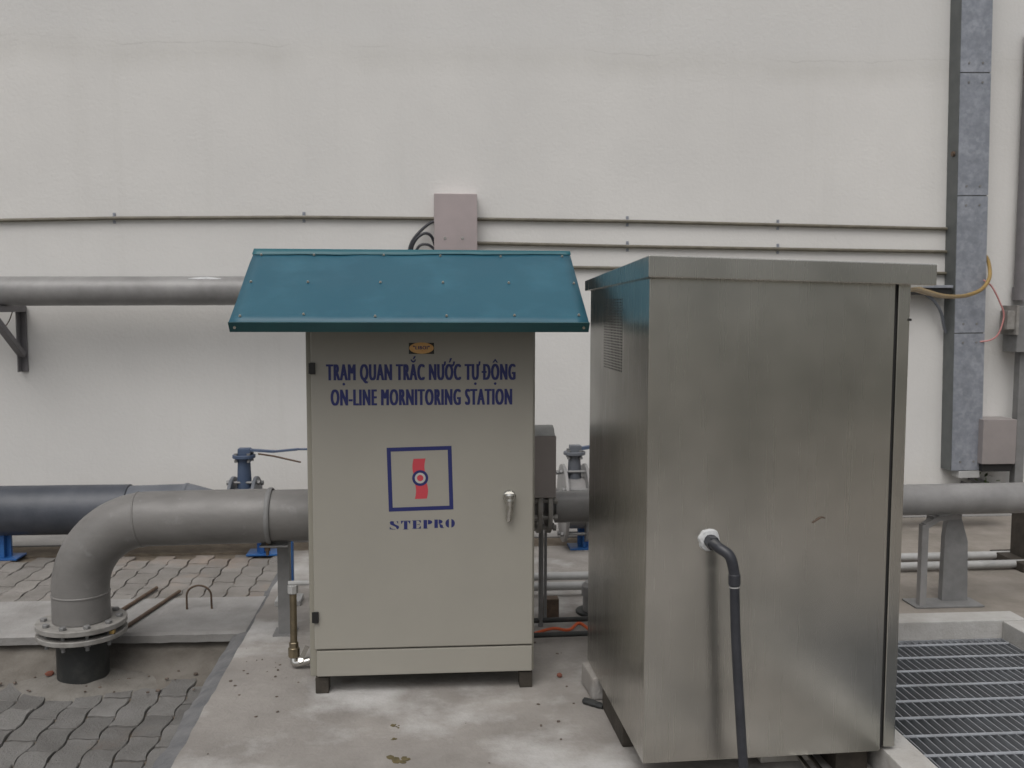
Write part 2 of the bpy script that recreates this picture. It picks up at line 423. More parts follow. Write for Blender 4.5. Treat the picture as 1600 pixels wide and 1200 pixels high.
jt = MB(); jt.box(-9, SX-.03, .8, 4.8, GZ, LZ-.013); jt.box(-9, SX-.03, 5.432, 6.449, GZ, -.018)
jt.box(-9, -4.2, .8, 4.6, LZ-.013, LZ-.004)
struct('paving_bed', jt, M['soil'])
# mortar collar washed out round the drain pipe's foot
PXC, PYC = -1.693, 4.68
mc = MB(); prev = None
for k in range(49):
    a = 2*math.pi*k/48
    e = 1 + .35*noise.noise((math.cos(a)*1.3, math.sin(a)*1.3, 2))
    row = [mc.bm.verts.new((PXC+math.cos(a)*.10, PYC+math.sin(a)*.10, LZ+.035)), mc.bm.verts.new((PXC+math.cos(a)*.16*e, PYC+math.sin(a)*.14*e, LZ+.018)),
           mc.bm.verts.new((PXC+.04+math.cos(a)*.42*e, PYC-.02+math.sin(a)*.22*e, LZ-.006)), mc.bm.verts.new((PXC+.04+math.cos(a)*.45*e, PYC-.02+math.sin(a)*.25*e, LZ-.02))]
    if prev:
        for q in range(3): mc.bm.faces.new((prev[q], row[q], row[q+1], prev[q+1]))
    prev = row
struct('mortar_patch', mc, M['mortar'])

# pit, kerb, grating
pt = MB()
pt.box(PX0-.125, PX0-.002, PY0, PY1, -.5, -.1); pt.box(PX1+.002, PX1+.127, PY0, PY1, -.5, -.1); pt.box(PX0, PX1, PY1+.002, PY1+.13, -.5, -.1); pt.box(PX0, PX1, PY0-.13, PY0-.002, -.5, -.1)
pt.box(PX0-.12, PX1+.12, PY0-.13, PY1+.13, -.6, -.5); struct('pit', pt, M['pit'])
kb = thing('kerb', 'whitish raised concrete kerb framing the grated pit beside the steel cabinet', 'kerb', (PX0, PY1, 0))
q = MB(); q.box(PX0-.125, PX0, PY0, PY1, -.1, .10, .008); obj('kerb_side', q, M['kerb'], kb)
q = MB(); q.box(PX1, PX1+.128, PY0, PY1, -.1, .10, .008); obj('kerb_side', q, M['kerb'], kb)
q = MB(); q.box(PX0-.125, PX1+.128, PY1+.001, PY1+.138, -.1, .105, .010); obj('kerb_back', q, M['kerb'], kb)
q = MB(); q.box(PX0-.125, PX1+.128, PY0-.14, PY0-.001, -.1, .10, .008); obj('kerb_front', q, M['kerb'], kb)
gt = thing('floor_grating', 'galvanized steel bar grating laid inside the white kerb, right foreground', 'grating', ((PX0+PX1)/2, PY0, 0))
x = PX0+.03
while x < PX1-.02:
    q = MB(); q.box(x-.002, x+.002, PY0+.012, PY1-.012, -.030, .012, .0008, 1); obj('bearing_bar', q, M['grate'], gt); x += .036
y = PY0+.06
while y < PY1-.03:
    q = MB(); q.cyl((PX0+.012, y, .0125), (PX1-.012, y, .0125), .0066, 8); obj('cross_rod', q, M['grate'], gt); y += .158
q = MB(); q.box(PX0+.003, PX0+.009, PY0+.004, PY1-.004, -.025, .014); q.box(PX1-.009, PX1-.003, PY0+.004, PY1-.004, -.025, .014)
q.box(PX0+.0095, PX1-.0095, PY1-.0095, PY1-.004, -.025, .0138); q.box(PX0+.0095, PX1-.0095, PY0+.004, PY0+.0095, -.025, .0138)
obj('edge_frame', q, M['grate'], gt)

# ------------------------------------------------------------------ lettering helpers (flat ink, laid on a surface facing -y)
def text_mesh(txt, x0, x1, zbase, cap, y, fat, n=3, size_ref='H', marks=None):
    """text squeezed into x0..x1 with capital height cap; copies shifted sideways thicken the upright strokes"""
    c = bpy.data.curves.new('lettering', 'FONT'); c.body = txt; c.resolution_u = 4; c.space_character = 1.2; c.space_word = .95
    o = bpy.data.objects.new('lettering', c); COL.objects.link(o)
    dg = bpy.context.evaluated_depsgraph_get(); me = bpy.data.meshes.new_from_object(o.evaluated_get(dg))
    bpy.data.objects.remove(o)
    c2 = bpy.data.curves.new('lettering', 'FONT'); c2.body = size_ref; o2 = bpy.data.objects.new('lettering', c2); COL.objects.link(o2)
    dg = bpy.context.evaluated_depsgraph_get(); m2 = bpy.data.meshes.new_from_object(o2.evaluated_get(dg))
    bpy.data.objects.remove(o2)
    hcap = max(v.co.y for v in m2.vertices) - min(v.co.y for v in m2.vertices)
    xa = min(v.co.x for v in me.vertices); xb = max(v.co.x for v in me.vertices)
    sx = (x1-x0-2*fat)/(xb-xa); sz = cap/hcap
    par = list(range(len(me.vertices)))                  # overlapping strokes of one letter get their own tiny height
    def root(i):
        while par[i] != i: par[i] = par[par[i]]; i = par[i]
        return i
    for e in me.edges: par[root(e.vertices[0])] = root(e.vertices[1])
    isl = {}
    for i in range(len(me.vertices)): isl.setdefault(root(i), len(isl))
    mb = MB()
    for k in range(n):
        dx = fat + (0 if n == 1 else fat*(2*k/(n-1)-1)); dy = y - .00031*k
        for p in me.polygons:
            mb.bm.faces.new([mb.bm.verts.new((x0 + dx + (me.vertices[i].co.x-xa)*sx, dy - .0001*(isl[root(i)] % 3), zbase + me.vertices[i].co.y*sz)) for i in p.vertices])
    if marks:                                             # Vietnamese marks drawn over the base letters
        bx = {}
        for i, v in enumerate(me.vertices):
            k = root(i); X = x0 + fat + (v.co.x-xa)*sx; a = bx.setdefault(k, [X, X]); a[0] = min(a[0], X); a[1] = max(a[1], X)
        L_ = []
        for a in sorted(bx.values()):
            if L_ and a[0] < L_[-1][1] - .3*(a[1]-a[0]): L_[-1][1] = max(L_[-1][1], a[1])
            else: L_.append(list(a))
        ym = y - .0012
        def P(pts): mb.poly([(px, ym, zbase + pz*cap) for px, pz in pts])
        for i, kinds in marks.items():
            a, b = L_[i]; mid = (a+b)/2; wl_ = b-a; e = cap*.11
            a -= fat; b += fat
            for kd in kinds.split():
                if kd == 'dot': P([(mid+math.cos(t*math.pi/6)*cap*.085, -.24+math.sin(t*math.pi/6)*.085) for t in range(12)])
                if kd == 'bar': P([(a-.006, .44), (mid-.001, .44), (mid-.001, .56), (a-.006, .56)])
                if kd == 'horn': P([(b-.010, .84), (b-.002, .84), (b+.005, .95), (b+.007, 1.17), (b-.001, 1.17), (b-.002, 1.0), (b-.010, .98)])
                if kd == 'acute': P([(mid-.001, 1.10), (mid+.005, 1.10), (mid+.013, 1.38), (mid+.004, 1.38)])
                if kd == 'high': P([(mid-.002, 1.32), (mid+.004, 1.32), (mid+.011, 1.50), (mid+.003, 1.50)])
                if kd == 'breve':
                    for t in range(8):
                        A, B = math.pi*(1+t/8), math.pi*(1+(t+1)/8)
                        P([(mid+math.cos(A)*.011, 1.30+math.sin(A)*.20), (mid+math.cos(B)*.011, 1.30+math.sin(B)*.20), (mid+math.cos(B)*.006, 1.30+math.sin(B)*.09), (mid+math.cos(A)*.006, 1.30+math.sin(A)*.09)])
                if kd == 'circ':
                    P([(mid-.012, 1.09), (mid-.005, 1.09), (mid, 1.20), (mid, 1.34)]); P([(mid, 1.34), (mid, 1.20), (mid+.005, 1.09), (mid+.012, 1.09)])
    bpy.data.meshes.remove(me); bpy.data.meshes.remove(m2)
    for f in mb.bm.faces:
        f.normal_update()
    return mb
def ink(name, mb, mt, parent, local=True):
    me = bpy.data.meshes.new(name)
    for f in mb.bm.faces:
        f.normal_update()
        if f.normal.y > 0: f.normal_flip()
    mb.bm.to_mesh(me); mb.bm.free(); me.materials.append(mt)
    o = bpy.data.objects.new(name, me); COL.objects.link(o); o.parent = parent
    return o
def disc(mb, cx, cz, r, y, rx=1, r0=0, n=40, a0=0, a1=360):
    A = [R(a0 + (a1-a0)*k/n) for k in range(n+1)]
    if r0 == 0:
        pts = [(cx+math.cos(a)*r*rx, y, cz+math.sin(a)*r) for a in A]
        if a1-a0 >= 360: pts = pts[:-1]
        mb.poly(pts)
    else:
        for k in range(n):
            mb.poly([(cx+math.cos(A[k])*r*rx, y, cz+math.sin(A[k])*r), (cx+math.cos(A[k+1])*r*rx, y, cz+math.sin(A[k+1])*r), (cx+math.cos(A[k+1])*r0*rx, y, cz+math.sin(A[k+1])*r0), (cx+math.cos(A[k])*r0*rx, y, cz+math.sin(A[k])*r0)])

# ------------------------------------------------------------------ monitoring cabinet (cream door, teal roof); local axes: x right, y back, z up
WX, WY = -.047, 4.0
wc = thing('control_cabinet', 'cream enamelled cabinet with blue lettering on its door, under a teal gable roof', 'cabinet', (WX, WY, 0))
hw = .477
q = MB(); q.box(-hw, hw, .02, .47, .072, 1.60, .006); obj('body', q, M['beige_side'], wc, True)
dr = MB(); dr.box(-hw+.022, hw-.008, -.004, .0185, .196, 1.60, .006, 3); door = obj('door', dr, M['beige'], wc, True)
q = MB(); q.box(-hw+.030, hw-.010, -.002, .0185, .078, .190, .005); obj('lower_panel', q, M['beige'], wc, True)
for hz in (1.385, .338):
    q = MB(); q.box(-hw+.020, -hw+.042, -.016, -.0035, hz-.024, hz+.024, .003); q.cyl((-hw+.020, -.010, hz-.022), (-hw+.020, -.010, hz+.022), .006, 10)
    obj('hinge', q, M['black'], wc, True)
hd = MB(); hx, hz0 = .366, .842
hd.cyl((hx, -.004, hz0), (hx, -.022, hz0), .027, 20, .003)
hd.tube(smooth([(hx, -.024, hz0+.012), (hx, -.030, hz0-.01), (hx, -.034, hz0-.05), (hx-.004, -.028, hz0-.102)], 5), [.023]*4+[.020]*4+[.016]*4+[.014]*3+[.010], 12)
hd.cyl((hx, -.022, hz0), (hx, -.044, hz0), .009, 12, .002)
handle = obj('handle', hd, M['chrome'], door, False) if False else obj('handle', hd, M['chrome'], door, True)
for (fx, fy) in ((-hw+.05, .05), (hw-.035, .05), (-hw+.05, .42), (hw-.035, .42)):
    q = MB(); q.box(fx-.028, fx+.028, fy-.04, fy+.03, 0, .071, .004); obj('foot', q, M['wood_dark'], wc, True)
# lettering on the door: parts of the door
yi = -.0046
def wx(px): return (px-654.0)/ (1500/4.02)            # door-plane metres from the door's middle line
def dz(py): return .072 + (1057-py)*(1.531-.075)/(1057-520)
ink('lettering', text_mesh('TRAM QUAN TRAC NUOC TU DONG', -.392, .392, dz(591), .066, yi, .0034, marks={2: 'dot', 10: 'breve high', 13: 'horn', 14: 'horn acute', 17: 'horn dot', 18: 'bar', 19: 'circ dot'}), M['ink_navy'], door)
ink('lettering', text_mesh('ON-LINE MORNITORING STATION', -.375, .378, dz(629.5), .066, yi, .0034), M['ink_navy'], door)
fr = MB(); cx, cz, hs_, t_ = -.008, dz(744), .135, .0165
Q = lambda a, b: (cx + a*math.cos(R(1.2)) - b*math.sin(R(1.2))*0 + b*.028*-1, yi, cz + b + a*.022)
def quadf(mb, a0, a1, b0, b1, y=yi):
    pts = [Q(a0, b0), Q(a1, b0), Q(a1, b1), Q(a0, b1)]
    mb.poly([(p[0], y, p[2]) for p in pts])
quadf(fr, -hs_, hs_, hs_-t_, hs_); quadf(fr, -hs_, hs_, -hs_, -hs_+t_); quadf(fr, -hs_, -hs_+t_, -hs_+t_, hs_-t_); quadf(fr, hs_-t_, hs_, -hs_+t_, hs_-t_)
ink('emblem_frame', fr, M['ink_navy'], door)
rb = MB()
def wavy(b0, b1, sh):
    n = 10
    for k in range(n):
        ta, tb = k/n, (k+1)/n
        ea, eb = .006*math.sin(ta*math.pi*1.0)*sh, .006*math.sin(tb*math.pi*1.0)*sh
        pa, pb = b0+(b1-b0)*ta, b0+(b1-b0)*tb
        pts = [Q(-.025+ea, pa), Q(.025+ea, pa), Q(.025+eb, pb), Q(-.025+eb, pb)]
        rb.poly([(p[0], yi, p[2]) for p in pts])
wavy(.012, .085, -1); wavy(-.085, -.012, 1)
ink('emblem_bar', rb, M['ink_red'], door)
rg = MB(); disc(rg, cx, cz+.003, .0335, yi-.0004, 1, .0225); ink('emblem_ring', rg, M['ink_navy'], door)
rg = MB(); disc(rg, cx, cz+.003, .0224, yi-.0004, 1, .0135); ink('emblem_ring', rg, M['ink_pale'], door)
rg = MB(); disc(rg, cx, cz+.003, .0134, yi-.0004); ink('emblem_dot', rg, M['ink_red'], door)
# STEPRO in fat-face stencil capitals
st = MB()
LW, LH = .040, .036; lx0, lz0 = -.137, dz(823)
def P_(i, a, b): 
    X = lx0 + i*.0465 + a*LW
    return (X, yi, lz0 + b*LH + (i*.0465)*.020)
def pl(i, pts): st.poly([P_(i, a, b) for a, b in pts])
def arc(i, cxa, cza, ra, rb_, a0, a1, n=14):
    pl(i, [(cxa+math.cos(R(a0+(a1-a0)*k/n))*ra, cza+math.sin(R(a0+(a1-a0)*k/n))*rb_) for k in range(n+1)])
# S
pl(0, [(.02, .86), (.12, .98), (.30, 1.0), (.50, .93), (.42, .78), (.55, .62), (.95, .42), (1.0, .22), (.88, .06), (.80, .02), (.72, .12), (.66, .30), (.35, .46), (.08, .60)])
pl(0, [(.70, .95), (.90, .98), (.90, .70), (.86, .70), (.80, .84)]); pl(0, [(.02, .32), (.06, .32), (.16, .14), (.40, .05), (.60, .06), (.60, .0), (.12, .02), (.06, .05), (.02, 0)])
# T
pl(1, [(.34, 0), (.70, 0), (.70, .90), (.34, .90)]); pl(1, [(.02, .92), (1.02, .92), (1.02, 1), (.02, 1)]); pl(1, [(.02, .915), (.06, .62), (.09, .62), (.26, .915)]); pl(1, [(.78, .915), (.95, .62), (.98, .62), (1.02, .915)]); pl(1, [(.22, -.04), (.82, -.04), (.82, -.005), (.22, -.005)])
# E
pl(2, [(.12, .05), (.48, .05), (.48, .95), (.12, .95)]); pl(2, [(.02, .955), (.95, .955), (.95, 1), (.02, 1)]); pl(2, [(.02, 0), (.95, 0), (.95, .045), (.02, .045)]); pl(2, [(.55, .47), (.80, .47), (.80, .53), (.55, .53)])
pl(2, [(.70, .95), (.92, .70), (.95, .70), (.95, .95)]); pl(2, [(.70, .05), (.95, .05), (.95, .32), (.92, .32)]); pl(2, [(.78, .38), (.81, .38), (.81, .62), (.78, .62)])
# P
pl(3, [(.06, 0), (.44, 0), (.44, 1), (.06, 1)]); arc(3, .52, .73, .46, .27, -90, 90); pl(3, [(-.02, -.03), (.54, -.03), (.54, -.005), (-.02, -.005)])
# R
pl(4, [(.04, 0), (.40, 0), (.40, 1), (.04, 1)]); arc(4, .48, .74, .42, .26, -90, 90); pl(4, [(.50, .45), (.70, .45), (.92, .30), (.95, .06), (1.06, .02), (1.06, -.02), (.72, -.02), (.60, .10), (.58, .36)])
# O
arc(5, .48, .5, .45, .52, 100, 260); arc(5, .58, .5, .45, .52, -80, 80)
ink('lettering', st, M['ink_navy'], door)
# maker's sticker
q = MB(); q.poly([(-.052, yi, dz(551)), (.052, yi, dz(551)), (.052, yi, dz(534)), (-.052, yi, dz(534))]); ink('sticker', q, M['black'], door)
q = MB(); disc(q, 0, dz(542), .0235, yi-.0004, 2.15); ink('sticker_oval', q, M['sticker'], door)
ink('lettering', text_mesh('"LIBOI"', -.034, .034, dz(544), .014, yi-.0008, .0008), M['ink_navy'], door)
# roof
RX0, RX1 = -.716, .650; ey, ez = -.32, 1.578; ry, rz = .25, 1.884; by = .82
roof = MB()
th = .006
def slope_grid(mb, yA, zA, yB, zB, nx=28, ny=10):
    P0 = []
    for j in range(ny+1):
        for i in range(nx+1):
            u, v = i/nx, j/ny
            x = RX0 + (RX1-RX0)*u; yv = yA + (yB-yA)*v; zv = zA + (zB-zA)*v
            zv += .005*noise.noise((x*2.6, yv*4, 1)) + .0025*noise.noise((x*8, yv*8, 4))
            P0.append(mb.bm.verts.new((x, yv, zv)))
    for j in range(ny):
        for i in range(nx):
            a = j*(nx+1)+i; mb.bm.faces.new((P0[a], P0[a+1], P0[a+nx+2], P0[a+nx+1]))
slope_grid(roof, ey, ez, ry, rz); slope_grid(roof, by, ez, ry, rz)
rf = obj('roof', roof, M['teal'], wc, True)
sm = rf.modifiers.new('thickness', 'SOLIDIFY'); sm.thickness = .008; sm.offset = -1
q = MB(); q.prism([(ey-.005, ez+.001), (ey+.004, ez+.003), (ey+.033, ez-.032), (ey+.029, ez-.036)], 'x', RX0-.002, RX1+.002); obj('eave_trim', q, M['teal_shaded'], rf, True)
q = MB(); q.box(RX0-.002, RX1+.002, by-.004, by+.004, ez-.034, ez+.003, .0015); obj('eave_trim', q, M['teal_shaded'], rf, True)
q = MB(); prev = None                                     # ridge cap with a wavy lower edge
for i in range(61):
    x = RX0-.003 + (RX1-RX0+.006)*i/60
    wv = .006*noise.noise((x*3.5, 0, 7)) + .002*noise.noise((x*13, 0, 2))
    d = .050 + wv*1.6 - .022*max(0, (x-RX0)/(RX1-RX0)-.2); sl = (rz-ez)/(ry-ey)
    row = [q.bm.verts.new((x, ry-d, rz-d*sl+.003)), q.bm.verts.new((x, ry-.006, rz+.002)), q.bm.verts.new((x, ry+.006, rz+.002)), q.bm.verts.new((x, ry+d, rz-d*sl+.003))]
    if prev:
        for k in range(3): q.bm.faces.new((prev[k], row[k], row[k+1], prev[k+1]))
    prev = row
rc = obj('ridge_cap', q, M['teal_cap'], rf, True)
sm = rc.modifiers.new('thickness', 'SOLIDIFY'); sm.thickness = .0012; sm.offset = 1
for xx in (-hw, hw-.004):                                 # gable ends that close the roof over the body
    q = MB(); q.prism([(.03, 1.601), (.46, 1.601), (ry, 1.80)], 'x', xx, xx+.004); obj('gable', q, M['teal_shaded'], wc, True)
sc_mesh = None
sl = (rz-ez)/(ry-ey)
for vv, cols in ((.075, (.03, .195, .40, .595, .785, .975)), (.50, (.02, .19, .40, .595, .795, .985)), (.90, (.02, .19, .40, .585, .775, .975))):
    for c_ in cols:
        if sc_mesh is None:
            q = MB(); q.cyl((0, 0, 0), (0, 0, .0015), .0052, 12); q.cyl((0, 0, .002), (0, 0, .006), .004, 6)
            scr = obj('screw', q, M['screw'], rf, True); sc_mesh = scr.data
        else:
            scr = bpy.data.objects.new('screw', sc_mesh); COL.objects.link(scr); scr.parent = rf
        yv = ey + (ry-ey)*vv + random.uniform(-.008, .008)
        xv = RX0 + (RX1-RX0)*c_ + random.uniform(-.01, .01)
        scr.location = (xv, yv, ez + (yv-ey)*sl + .0035); scr.rotation_euler = (math.atan(sl), 0, 0)
for xx in (RX0+.02, RX1-.02):
    q = MB(); q.cyl((xx, ey+.014, ez-.016), (xx, ey+.006, ez-.020), .005, 10); obj('screw', q, M['screw'], rf, True)

# ------------------------------------------------------------------ stainless cabinet; local origin at its front-left foot
SA = .034
sc = thing('steel_cabinet', 'tall brushed stainless steel cabinet with overhanging lid and black hose from its front', 'cabinet', (.702, 3.085, 0), SA)
SW, SD, SB, ST = .845, .97, .100, 1.7345
q = MB(); q.box(0, SW, 0, SD, SB, ST, .004, 3)
body = obj('body', q, M['steel'], sc, True)
q = MB(); q.box(SW+.002, SW+.012, .012, SD-.01, SB+.008, ST-.01); obj('seam', q, M['steel_dark'], sc, True)
q = MB(); q.box(SW+.0125, SW+.056, .004, SD, SB+.012, ST-.002, .004, 3); obj('side_panel', q, M['steel'], sc, True)
# lid with folded rim, sloping very slightly to the right
q = MB(); x0, x1, ya, yb = -.016, SW+.118, -.046, SD+.05
def zl(x): return -.022*(x-x0)/(x1-x0)
hh = .070; zt = 1.806
q.hexa([(x0, ya, zt-hh+zl(x0)), (x1, ya, zt-hh+zl(x1)), (x1, yb, zt-hh-.028+zl(x1)), (x0, yb, zt-hh-.028+zl(x0)),
        (x0, ya, zt+zl(x0)), (x1, ya, zt+zl(x1)), (x1, yb, zt-.054+zl(x1)), (x0, yb, zt-.054+zl(x0))], .004)
lid = obj('lid', q, M['steel'], sc, True)
# perforated vent high on the left side
q = MB()
for i in range(13):
    for j in range(26):
        yv = .385 + i*.0245; zv = 1.405 + j*.0105
        rr = .0038 if i < 9 else .003
        pts = [(-.0006, yv+math.cos(k*math.pi/3)*rr*1.6, zv+math.sin(k*math.pi/3)*rr) for k in range(6)]
        q.poly(pts)
obj('vent', q, M['vent_grey'], sc, True)
# hose fitting on the front
fx, fz = .215, .865
q = MB(); prev = None
for k in range(33):
    a = 2*math.pi*k/32; e = 1+.14*noise.noise((math.cos(a)*2, math.sin(a)*2, 1))
    row = [q.bm.verts.new((fx+math.cos(a)*.037*e, 0, fz+math.sin(a)*.038*e)), q.bm.verts.new((fx+math.cos(a)*.033*e, -.013, fz+math.sin(a)*.034*e)), q.bm.verts.new((fx+math.cos(a)*.022, -.017, fz+math.sin(a)*.022))]
    if prev:
        for k2 in range(2): q.bm.faces.new((prev[k2], row[k2], row[k2+1], prev[k2+1]))
    prev = row
obj('sealant_ring', q, M['sealant'], sc, True)
q = MB(); q.cyl((fx, -.012, fz), (fx+.004, -.045, fz-.004), .024, 6); q.tube(smooth([(fx, -.02, fz), (fx+.006, -.075, fz-.006), (fx+.035, -.105, fz-.028), (fx+.048, -.112, fz-.075), (fx+.050, -.113, fz-.105)], 6), .0178, 16)
q.cyl((fx+.050, -.113, fz-.085), (fx+.051, -.113, fz-.125), .0195, 16, .003)
obj('elbow_fitting', q, M['rubber'], sc, True)
q = MB(); q.tube(smooth([(fx+.051, -.113, fz-.122), (fx+.058, -.118, fz-.30), (fx+.075, -.125, fz-.55), (fx+.092, -.135, fz-.76), (fx+.105, -.18, .045), (fx+.14, -.30, .024), (fx+.16, -.6, .023), (fx+.1, -1.3, .023)], 10), .0158, 16)
hose = obj('hose', q, M['rubber'], sc, True)
q = MB(); q.tube([(fx+.0512, -.1132, fz-.127), (fx+.0514, -.1134, fz-.131)], .0172, 16); obj('tape', q, M['white'], hose, True)
q = MB(); q.cyl((SW+.05, .0, 1.60), (SW+.058, 0, 1.6), .004, 8)
obj('rivet', q, M['steel_dark'], sc, True)
q = MB(); q.tube(smooth([(.575, -.0015, .915), (.592, -.003, .926), (.606, -.0025, .933), (.618, -.0015, .930)], 5), .0026, 6); obj('scuff', q, M['rust'], sc, True)
# blocks under it: separate things
def block(name, label, cat, c, s_, mt, rot=0, group=None, bev=.006):
    q = MB(); q.box(-s_[0]/2, s_[0]/2, -s_[1]/2, s_[1]/2, 0, s_[2], bev)
    o = obj(name, q, mt, None, True); o.location = c; o.rotation_euler = (0, 0, rot)
    return tag(o, label, cat, group)
block('timber_block', 'dark timber block under the front left corner of the steel cabinet', 'block', (.745, 3.60, 0), (.105, .36, .099), M['wood_dark'], SA)
block('concrete_block', 'rough concrete block sticking out under the rear left corner of the steel cabinet', 'block', (.712, 3.95, 0), (.13, .20, .098), M['slab'], SA+.05, bev=.015)
block('timber_block', 'dark timber block propping the right side of the steel cabinet beside the kerb', 'block', (1.47, 3.30, 0), (.12, .25, .099), M['wood_dark'], SA)
block('timber_plank', 'pale board lying on the slab underneath the steel cabinet', 'plank', (1.27, 3.31, 0), (.20, .10, .045), M['timber'], .03)
q = MB(); q.tube([(1.285, 3.00, .052), (1.30, 3.9, .056)], .009, 10); o = obj('steel_rod', q, M['chrome'], None, True, ); tag(o, 'left of two shiny thin tubes across the pale board under the steel cabinet', 'tube', 'thin tubes under the steel cabinet')
q = MB(); q.tube([(1.325, 3.00, .052), (1.34, 3.9, .056)], .009, 10); o = obj('steel_rod', q, M['chrome'], None, True); tag(o, 'right of two shiny thin tubes across the pale board under the steel cabinet', 'tube', 'thin tubes under the steel cabinet')

# ------------------------------------------------------------------ big elbow pipe on the left
AZ, PR, BR = .619, .131, .335
bp = thing('elbow_pipe', 'large grey pipe bending down to a bolted flange, left of the cream cabinet', 'pipe', (PXC, PYC, LZ))
q = MB()
pts = [(PXC, PYC, .138)] + [(PXC, PYC, AZ-BR)]
N_ = 20
for k in range(1, N_+1):
    a = math.pi/2*k/N_
    pts.append((PXC+BR-BR*math.cos(a), PYC, AZ-BR+BR*math.sin(a)))
pts += [(-1.1, PYC, AZ+.004), (-.80, PYC, AZ+.006)]
q.tube(pts, PR, 48)
pipe_o = obj('pipe', q, M['pipe'], bp)
def weld(a, d, rr=PR+.003, wdt=.006):
    q = MB(); a = Vector(a); d = Vector(d).normalized()
    q.tube([a-d*wdt, a-d*wdt*.4, a+d*wdt*.4, a+d*wdt], [rr-.004, rr, rr, rr-.004], 48, caps=False); return q
q = weld((PXC+BR-.045, PYC, AZ-.003), (1, 0, .13)); obj('weld_seam', q, M['pipe'], pipe_o)
q = weld((PXC, PYC, AZ-BR-.02), (0, 0, 1)); obj('weld_seam', q, M['pipe'], pipe_o)
q = MB(); q.tube([(-.78, PYC, AZ+.006), (-.775, PYC, AZ+.006), (-.30, PYC, AZ+.01)], [PR-.006]*3, 48); obj('coupling', q, M['pipe'], bp)
q = weld((-.79, PYC, AZ+.006), (1, 0, 0), PR+.006, .012); obj('strap', q, M['galv_dull'], bp)
q = MB(); flange(q, (PXC, PYC, .122), (0, 0, 1), .205, .026); f1 = obj('flange', q, M['flange'], bp)
q = MB(); flange(q, (PXC, PYC, .074), (0, 0, 1), .205, .024); f2 = obj('flange', q, M['flange'], bp)
q = MB(); q.cyl((PXC, PYC, .084), (PXC, PYC, .112), .155, 36); obj('gasket', q, M['black'], bp)
for k in range(10):
    a = 2*math.pi*k/10+.15
    p = Vector((PXC+math.cos(a)*.170, PYC+math.sin(a)*.170, 0))
    q = MB(); q.cyl(p+Vector((0, 0, .135)), p+Vector((0, 0, .150)), .017, 6, .002); q.cyl(p+Vector((0, 0, .03)), p+Vector((0, 0, .134)), .009, 10); q.cyl(p+Vector((0, 0, .048)), p+Vector((0, 0, .062)), .016, 6, .002)
    obj('bolt', q, M['galv_dull'], bp)
q = MB(); q.tube([(PXC, PYC, LZ-.02), (PXC, PYC, .062)], .118, 40); obj('lower_pipe', q, M['hdpe'], bp)
q = MB(); q.box(PXC+.158, PXC+.182, PYC-.10, PYC-.07, .088, .106, .004); obj('shim', q, M['yellow_cable'], bp)
ps = thing('pipe_support', 'grey angle post holding up the large elbow pipe beside the cream cabinet', 'support', (-.745, 4.77, 0))
q = MB(); q.box(-.775, -.715, 4.765, 4.772, 0, .50, .001); q.box(-.722, -.715, 4.773, 4.825, 0, .50, .001); obj('post', q, M['galv_dull'], ps)
q = MB(); q.box(-.835, -.70, 4.62, 4.83, .482, .490, .001); obj('saddle_plate', q, M['galv_dull'], ps)
q = MB(); q.cyl((-.80, 4.64, .44), (-.80, 4.64, .51), .008, 8); q.cyl((-.80, 4.64, .462), (-.80, 4.64, .478), .014, 6); obj('bolt', q, M['rust'], ps)
q = MB(); q.box(-.80, -.69, 4.74, 4.86, 0, .008); obj('base_plate', q, M['galv_dull'], ps)

# pipe run to the right, behind both cabinets, with flow meter
RZ, RR = .648, .079
rp = thing('main_pipe', 'pale grey horizontal pipe running behind both cabinets to the right edge', 'pipe', (.6, PYC, RZ))
q = MB(); q.tube([(.60, PYC, RZ), (6.5, PYC, RZ+.03)], RR, 36); obj('pipe', q, M['pipe_light'], rp)
q = MB(); q.tube([(-.298, PYC, AZ+.01), (-.2, PYC, AZ+.01), (.0, PYC, RZ), (.515, PYC, RZ)], [PR-.006, PR-.006, RR, RR], 36); obj('reducer', q, M['pipe'], rp)
for xx in (.517, .567):
    q = MB(); flange(q, (xx, PYC, RZ), (1, 0, 0), .128, .022); obj('flange', q, M['flange'], rp)
bolts(rp, M['flange'], (.545, PYC, RZ), (1, 0, 0), .106, 8, .009, .115, .3)
fm = thing('meter_box', 'grey instrument box above the flanged pipe joint behind the cream cabinet', 'box', (.49, 4.62, .72))
q = MB(); q.box(.36, .592, 4.56, 4.76, .717, 1.020, .005); obj('housing', q, M['box_grey'], fm)
q = MB(); q.prism([(4.56, 1.021), (4.76, 1.021), (4.72, 1.052), (4.66, 1.062), (4.60, 1.052)], 'x', .37, .585); obj('cap', q, M['white'], fm)
for (xx, yy, rr, lb) in ((.548, 4.80, .013, 'thicker thin grey upright tube under the flanged joint right of the cream cabinet'), (.578, 4.86, .008, 'thinnest grey upright rod under the flanged joint right of the cream cabinet')):
    q = MB(); q.tube([(xx, yy, 0), (xx, yy, .56)], rr, 12); o = obj('support_rod', q, M['galv_dull'], None, True); tag(o, lb, 'support')

